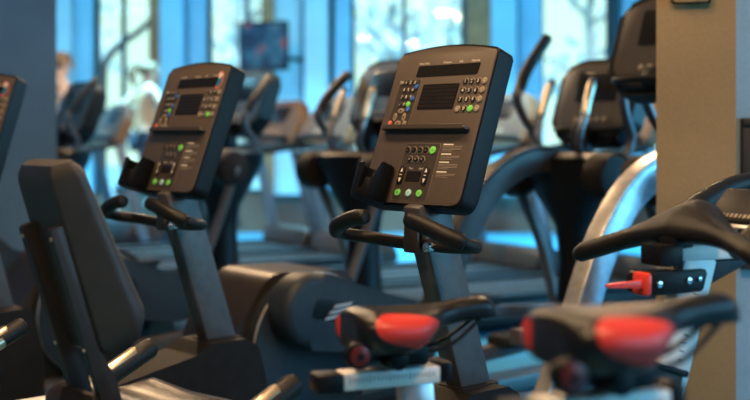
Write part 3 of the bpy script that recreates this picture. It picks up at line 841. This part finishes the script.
def make_spin(dz=0.):
    root = thing('spin_bike', (0, 0, 0), 67)
    up = Matrix.Translation((0, 0, dz))
    sd = saddle_mesh().build('saddle', 'saddle', root, up, sharp=60)
    mb = MB()
    for s_ in (-1, 1): mb.tube([(s_ * .035, -.095, .742), (s_ * .024, -.03, .718), (s_ * .022, .06, .718), (s_ * .012, .135, .762)], .004, seg=8, sm=5)
    mb.build('saddle_rails', 'black', sd)
    cl = MB().box((0, -.005, .708), (.065, .055, .038), bev=.008).cyl((-.05, -.045, .705), (.052, -.045, .705), .018, 18, .004).build('saddle_clamp', 'black', root, up)
    kn = MB().cyl((.045, -.128, .722), (.066, -.128, .722), .024, 22, .004, 0); kn.cyl((.066, -.128, .722), (.069, -.128, .722), .018, 20, .001, 1); kn.cyl((.069, -.128, .722), (.071, -.128, .722), .006, 12, 0, 0)
    kn.bar((.03, -.13, .718), (.0, -.03, .705), .03, .02); kn.build('clamp_knob', ['black', 'darkred'], root, up)
    # saddle slider with a scale of ticks
    mb = MB().box((0, -.046, .669), (.048, .19, .031), bev=.004)
    sl = mb.build('saddle_slider', 'alu', root, up)
    mb = MB()
    for k in range(22): mb.box((.0243, -.130 + k * .0078, .672), (.0008, .0016, .012 if k % 5 == 0 else .008))
    mb.build('scale_marks', 'panel', sl)
    MB().box((0, -.165, .668), (.053, .050, .035), bev=.006).build('end_cap', 'black', sl)
    MB().box((0, .060, .672), (.052, .026, .037), bev=.006).build('end_cap', 'black', sl)
    MB().bar((0, .02, .50 - dz), (0, .005, .658), .045, .066, .012, up=(1, 0, 0)).build('seat_post', 'silver', root, up)
    # frame
    MB().bar((0, .10, .18), (0, .01, .56), .06, .08, .015).bar((0, .03, .40), (0, .50, .60), .06, .09, .02).bar((0, .10, .2), (0, .62, .28), .06, .08, .015).bar((0, .62, .25), (0, .52, .60), .06, .08, .015).bar((0, .1, .2), (0, -.22, .06), .05, .06, .01).bar((0, .6, .26), (0, .85, .06), .05, .06, .01).build('frame', 'black', root)
    for y in (-.24, .88): MB().box((0, y, .045), (.5, .07, .05), bev=.012).build('foot_bar', 'silver', root)
    MB().cyl((-.02, .62, .30), (.02, .62, .30), .22, 40, .008).build('flywheel', 'silver', root)
    for s_ in (-1, 1):
        MB().bar((s_ * .08, .18, .28), (s_ * .08, .18 + s_ * .14, .25), .018, .03, .004).build('crank', 'black', root)
        MB().box((s_ * .14, .18 + s_ * .14, .25), (.09, .09, .025), bev=.006).build('pedal', 'pedal', root)
    # handlebar post: black sleeve, silver scaled post
    MB().bar((0, .505, .50), (0, .548, .640), .062, .088, .008).box((0, .551, .640), (.068, .098, .014), (-.30, 0, 0), .004).build('post_sleeve', 'black', root)
    ps = MB().bar((0, .556, .58), (0, .642, .862), .040, .080, .006).build('handlebar_post', 'alu', root)
    mb = MB(); d = (Vector((0, .612, .862)) - Vector((0, .53, .58))).normalized(); ax = Matrix.Rotation(-math.atan2(.082, .282), 4, 'X')
    for k in range(9):
        c = Vector((.0205, .585, .655)) + d * (k * .017)
        mb.box(c, (.0008, .012, .0022), ax)
    mb.build('scale_marks', 'panel', ps)
    hd = MB().prism(rpoly([(.494, .788, .012), (.630, .792, .006), (.642, .836, .006), (.499, .834, .012)]), -.036, .036, YZ, .004)
    hb_ = hd.build('head_clamp', 'black', root)
    for y, z in ((.522, .811), (.594, .815), (.620, .817)): MB().cyl((.034, y, z), (.040, y, z), .007 if y < .6 else .005, 12, .0015).build('bolt', 'chrome', hb_)
    lv = MB().box((.014, .499, .811), (.046, .020, .046), (-.02, 0, 0), .007)
    lv.prism(rpoly([(.492, .804, .003), (.408, .809, .002), (.408, .815, .002), (.492, .820, .003)]), .018, .030, YZ, .003)
    lv.build('adjuster_lever', 'redplastic', root)
    # handlebar slider and gusset
    MB().box((0, .66, .868), (.046, .19, .032), bev=.004).build('handlebar_slider', 'alu', root)
    MB().box((0, .556, .866), (.066, .060, .044), bev=.006).build('slider_clamp', 'black', root)
    MB().prism([Vector((.66, .80)), Vector((.78, .848)), Vector((.60, .850))], -.018, .018, YZ, .003).build('gusset', 'shroud', root)
    # handlebar: centre pad, two swept wings, two forward horns
    mb = MB(); rings = []; HB = Matrix.Translation((0, .598, 0)) @ Matrix.Translation((0, 0, .93)) @ Matrix.Rotation(math.radians(9), 4, 'Z') @ Matrix.Rotation(math.radians(-4), 4, 'Y') @ Matrix.Translation((0, -.61, -.93))
    for i in range(33):
        s = -1 + i / 16; q = abs(s); x = .25 * s
        y = .625 - .075 * q ** 1.5; z = .928 - .064 * q ** 1.1
        e = max(0, 1 - q / .60); e = e * e * (3 - 2 * e)
        r1 = .025 + .044 * e; r2 = .0215 + .013 * e
        if q > .97: r1 *= .55; r2 *= .55
        tn = Vector((1, -.075 * 1.5 * math.copysign(q ** .5, s) / .25, 0)).normalized(); fw = Vector((-tn.y, tn.x, .45 * e)).normalized(); nn = fw.cross(tn) * -1
        rings.append([Vector((x, y + .008 * e, z + .004 * e)) + fw * r1 * math.cos(2 * PI * k / 20) + nn * r2 * math.sin(2 * PI * k / 20) for k in range(20)])
    mb.loft(rings)
    mb.tube([(-.045, .63, .915), (-.065, .70, .940), (-.085, .79, .972), (-.095, .88, .998), (-.095, .97, 1.012)], [.030, .026, .023, .021], seg=14, sm=6)
    mb.tube([(.165, .585, .875), (.172, .66, .915), (.165, .77, .965), (.15, .88, 1.010)], [.020, .023, .022, .021], seg=14, sm=6)
    mb.box((0, .60, .90), (.05, .06, .05), bev=.01)
    mb.build('handlebar', 'rubber', root, HB, sharp=60)
    # display and its holder
    dm = Matrix.Translation((.02, .745, .955)) @ Matrix.Rotation(math.radians(48), 4, 'X')
    ds = MB().box((0, 0, 0), (.15, .09, .026), bev=.008).build('display', 'black', root, dm)
    mb = MB()
    for k in range(9): mb.box((-.052 + k * .013, -.030, .0132), (.008 if k % 3 else .005, .009, .001))
    mb.build('printed_line', 'dimink', ds)
    MB().box((0, -.05, -.004), (.15, .012, .02), bev=.003).build('display_edge', 'silver', ds)
    kn = MB().cyl((.05, .725, .905), (.075, .725, .905), .024, 22, .004, 0)
    for k in range(5):
        a = 2 * PI * k / 5
        kn.prism(circle((.725 + .013 * math.cos(a), .905 + .014 * math.sin(a)), .006, 10), .075, .0765, YZ, 0, 1)
    kn.build('end_knob', ['black', 'darkred'], root)
    MB().bar((0, .68, .885), (0, .745, .935), .04, .03, .006).build('display_bracket', 'black', root)
    return root


sp1 = make_spin()
sp2 = copy_tree(sp1)
for o in (sp1, sp2): o['category'] = 'spin bike'; o['group'] = 'spin bikes in the foreground'
place(sp1, (.066, 2.10, 0), 67, 'spin bike with smaller red and black saddle at bottom centre and red-lever handlebar post')
place(sp2, (.332, 1.50, 0), 67, 'nearest spin bike, its large blurred red and black saddle at bottom right')
for ch in sp2.children:   # this one's saddle is set a little higher
    if ch.name.split('.')[0] in ('saddle', 'saddle_clamp', 'clamp_knob', 'saddle_slider', 'seat_post'): ch.location.z += .088


# ------------------------------------------------------------------ people
def skin_mesh(name, joints, edges, mk, parent, root_i=0, sub=2):
    me = bpy.data.meshes.new(name); me.from_pydata([j[:3] for j in joints], edges, [])
    o = bpy.data.objects.new(name, me); COL.objects.link(o)
    sk = o.modifiers.new('skin', 'SKIN'); sk.use_smooth_shade = True
    for i, j in enumerate(joints):
        v = me.skin_vertices[0].data[i]; r = j[3]; v.radius = (r, r) if not isinstance(r, tuple) else r; v.use_root = (i == root_i)
    ss = o.modifiers.new('sub', 'SUBSURF'); ss.levels = sub; ss.render_levels = sub
    dg = bpy.context.evaluated_depsgraph_get(); dg.update()
    m2 = bpy.data.meshes.new_from_object(o.evaluated_get(dg)); o.modifiers.clear(); o.data = m2
    m2.materials.clear(); m2.materials.append(M[mk])
    for p in m2.polygons: p.use_smooth = True
    o.parent = parent
    return o


def person(loc, heading, label, top, run=True, cat='person', hair_tail=True):
    root = thing('person', loc, heading, label, cat)
    k = 1 if run else 0
    # joints: x right, y forward, z up (height 1.66)
    J = [(0, 0, .93, .115), (0, .01, 1.06, .10), (0, .02, 1.22, .115), (0, .015, 1.36, .095), (0, .02, 1.43, .052), (0, .04, 1.50, .055), (0, .05, 1.565, .082), (0, .04, 1.62, .06)]
    E = [(i, i + 1) for i in range(7)]
    ends = {}
    for s in (-1, 1):
        b = len(J); sw = s * k
        J += [(s * .15, .01, 1.37, .056), (s * .20, -.05 - .14 * sw * -1 if k else .0, 1.14 + .03 * k, .042), (s * .17, .10 + .12 * sw if k else .06, 1.10 if k else .92, .034), (s * .155, .17 + .12 * sw if k else .09, 1.13 if k else .86, .032)]
        E += [(3, b), (b, b + 1), (b + 1, b + 2), (b + 2, b + 3)]
        ends[s] = J[b + 3]
    for s in (-1, 1):
        b = len(J); f = -s * k
        kn = (s * .10, .26 if f > 0 else (-.02 if k else .02), .58 if f > 0 else .50, .062)
        an = (s * .10, (.12 if f > 0 else -.36) if k else 0, (.20 if f > 0 else .34) if k else .09, .04)
        to = (s * .10, (.24 if f > 0 else -.33) if k else .13, (.13 if f > 0 else .20) if k else .04, .036)
        J += [(s * .09, 0, .86, .09), kn, an, to]
        E += [(0, b), (b, b + 1), (b + 1, b + 2), (b + 2, b + 3)]
    body = skin_mesh('body', J, E, 'skin', root)
    # hands: palm and five fingers
    for s in (-1, 1):
        w = Vector(ends[s][:3])
        HJ = [(w.x, w.y, w.z, .022), (w.x, w.y + .05, w.z + .005, .026), (w.x, w.y + .08, w.z + .005, .02)]; HE = [(0, 1), (1, 2)]
        for f in range(4):
            z = w.z + .028 - f * .017; b = len(HJ); L = (.030, .034, .032, .026)[f]
            HJ += [(w.x, w.y + .088, z, .009), (w.x - s * .012, w.y + .088 + L, z, .008), (w.x - s * .035, w.y + .08 + L, z, .007)]; HE += [(2, b), (b, b + 1), (b + 1, b + 2)]
        b = len(HJ); HJ += [(w.x - s * .018, w.y + .055, w.z + .03, .010), (w.x - s * .03, w.y + .085, w.z + .04, .008)]; HE += [(1, b), (b, b + 1)]
        skin_mesh('hand', HJ, HE, 'skin', body, sub=1)
    # face
    hc = Vector((0, .05, 1.565))
    MB().ball(hc + Vector((0, .088, -.005)), (.011, .016, .016)).build('nose', 'skin', body)
    for s in (-1, 1):
        MB().ball(hc + Vector((s * .03, .072, .012)), (.011, .008, .008)).build('eye', 'white', body)
        MB().ball(hc + Vector((s * .078, -.005, .0)), (.012, .022, .03)).build('ear', 'skin', body)
    MB().ball(hc + Vector((0, .074, -.045)), (.022, .008, .007)).build('mouth', 'redkey', body)
    h = MB().ball(hc + Vector((0, -.022, .030)), (.094, .098, .086))
    if hair_tail: h.tube([hc + Vector((0, -.10, .06)), hc + Vector((0, -.155, .05)), hc + Vector((.01, -.175, -.04)), hc + Vector((.01, -.15, -.16))], [.025, .04, .038, .012], sm=6)
    h.build('hair', 'hair', body)
    # clothes follow the body
    skin_mesh('shirt', [(0, 0, .90, .135), (0, .01, 1.06, .118), (0, .02, 1.22, .132), (0, .015, 1.355, .106), (.125, .01, 1.365, .066), (-.125, .01, 1.365, .066)], [(0, 1), (1, 2), (2, 3), (3, 4), (3, 5)], top, body)
    n0 = 8 + 8
    LJ = [(0, 0, .92, .125)]; LE = []
    for q in range(2):
        b = len(LJ); src = J[n0 + q * 4:n0 + q * 4 + 3]
        LJ += [(x, y, z, r + .014) for x, y, z, r in src]; LE += [(0, b), (b, b + 1), (b + 1, b + 2)]
        an, to = Vector(J[n0 + q * 4 + 2][:3]), Vector(J[n0 + q * 4 + 3][:3])
        d = (to - an).normalized()
        MB().tube([an - d * .06 - Vector((0, 0, .02)), an + Vector((0, 0, -.01)), to, to + d * .06], [.045, .052, .048, .036], sm=4).build('shoe', 'shoe', body)
    skin_mesh('leggings', LJ, LE, 'legging', body)
    return root


lady = person(at(145, 138, 11.9) + Vector((0, 0, .205 - HC)), 58, 'woman with a ponytail and cream top running on a treadmill, seen from behind', 'cream')
lady.scale = (1.16, 1.16, 1.01)
person(Vector((-2.845, 10.32, .203)), 58, 'person in a pale shirt on a treadmill, half hidden behind the grey-blue pillar', 'white', run=False, hair_tail=False)

# ------------------------------------------------------------------ light
SKY0, SKY1 = 1.45, 2.4
wd = bpy.data.worlds.new('daylight'); S.world = wd; wd.use_nodes = True
nt = wd.node_tree; bg = nt.nodes['Background']
tc = nt.nodes.new('ShaderNodeTexCoord'); sx = nt.nodes.new('ShaderNodeSeparateXYZ'); r = nt.nodes.new('ShaderNodeValToRGB')
nt.links.new(tc.outputs['Generated'], sx.inputs[0]); nt.links.new(sx.outputs[2], r.inputs[0]); nt.links.new(r.outputs[0], bg.inputs[0])
cr = r.color_ramp; cr.elements[0].position = .12; cr.elements[0].color = (.66, .95, .86, 1); cr.elements[1].position = .30; cr.elements[1].color = (.07, .45, 1., 1)
mr = nt.nodes.new('ShaderNodeMapRange'); mr.inputs['From Min'].default_value = .12; mr.inputs['From Max'].default_value = .32
mr.inputs['To Min'].default_value = SKY0; mr.inputs['To Max'].default_value = SKY1
nt.links.new(sx.outputs[2], mr.inputs[0]); nt.links.new(mr.outputs[0], bg.inputs[1])
sl_ = bpy.data.lights.new('sun', 'SUN'); sl_.energy = 4.5; sl_.angle = .05; sl_.color = (.86, 1, .96)
so = bpy.data.objects.new('sun', sl_); COL.objects.link(so); so.location = (0, -10, 20); so.rotation_euler = (math.radians(48), 0, math.radians(12))


def area(name, loc, target, size, power, col, sy=None, spread=180):
    l = bpy.data.lights.new(name, 'AREA'); l.energy = power; l.color = col; l.size = size
    if sy: l.shape = 'RECTANGLE'; l.size_y = sy
    else: l.shape = 'DISK'
    l.spread = math.radians(spread)
    o = bpy.data.objects.new(name, l); COL.objects.link(o); o.location = loc
    o.rotation_euler = (Vector(target) - Vector(loc)).to_track_quat('-Z', 'Y').to_euler()
    return o


WARM = (1., .66, .36); BLUE = (.09, .55, .95); CY = (.20, .64, .88)
for i, (x, y, p) in enumerate(((-1.0, .6, 62), (.9, 1.0, 62), (-.9, 3.4, 36), (-.2, 2.4, 30), (-.6, 6.6, 40), (1.6, 6.4, 40), (-1.7, 8.3, 150), (1.2, 7.2, 60))):
    area('ceiling_lamp', (x, y, 3.25), (x, y, 0), .35, p, WARM)
area('blue_fill_right', (4.95, 1.0, 1.7), (0, 3.0, .8), 4.2, 120, BLUE, 2.0)  # added lamp out of view, blue fill from the right
area('blue_fill_right', (4.95, 4.95, 1.6), (0, 4.5, .9), 1.9, 190, BLUE, 2.0)  # second added fill lamp, placed to turn the silver arch's side blue
for x in (-4, -1.2, 1.6):
    area('blue_overhead_fill', (x, 11.6, 3.2), (x, 11.5, 0), 2.4, 260, CY, .25, 95)  # added unseen lamp, blue fill for the floor and machines
    area('blue_wall_fill', (x, 11.9, 3.2), (x, 13.4, 1.3), 2.6, 15, CY, .2, 130)  # added unseen lamp that brightens the back columns in blue
area('blue_overhead_fill', (.2, 8.0, 3.2), (.2, 8.0, 0), 3.0, 170, CY, .25, 80)  # this and the next two are added blue fill as well
area('blue_overhead_fill', (-3.6, 8.0, 3.2), (-3.6, 8.0, 0), 2.0, 60, CY, .25)
area('blue_overhead_fill', (3.6, 7.5, 3.2), (2.6, 6.5, 0), 2.0, 60, CY, .25)

# ------------------------------------------------------------------ camera
cd = bpy.data.cameras.new('camera'); cam = bpy.data.objects.new('camera', cd); COL.objects.link(cam)
cam.location = (0, 0, HC); cam.rotation_euler = (PI / 2, 0, 0)
cd.sensor_width = 36; cd.lens = FPX / 750 * 36; cd.shift_y = -(200 - H0) / 750; cd.clip_end = 200
cd.dof.use_dof = True; cd.dof.focus_distance = 2.75; cd.dof.aperture_fstop = cd.lens / 1000 / .028
cd.dof.aperture_blades = 0
S.camera = cam
S.view_settings.view_transform = 'Standard'; S.view_settings.look = 'None'; S.view_settings.gamma = 1
S.view_settings.use_curve_mapping = False; S.view_settings.exposure = 0.0
S.cycles.use_denoising = True
S.cycles.max_bounces = 8
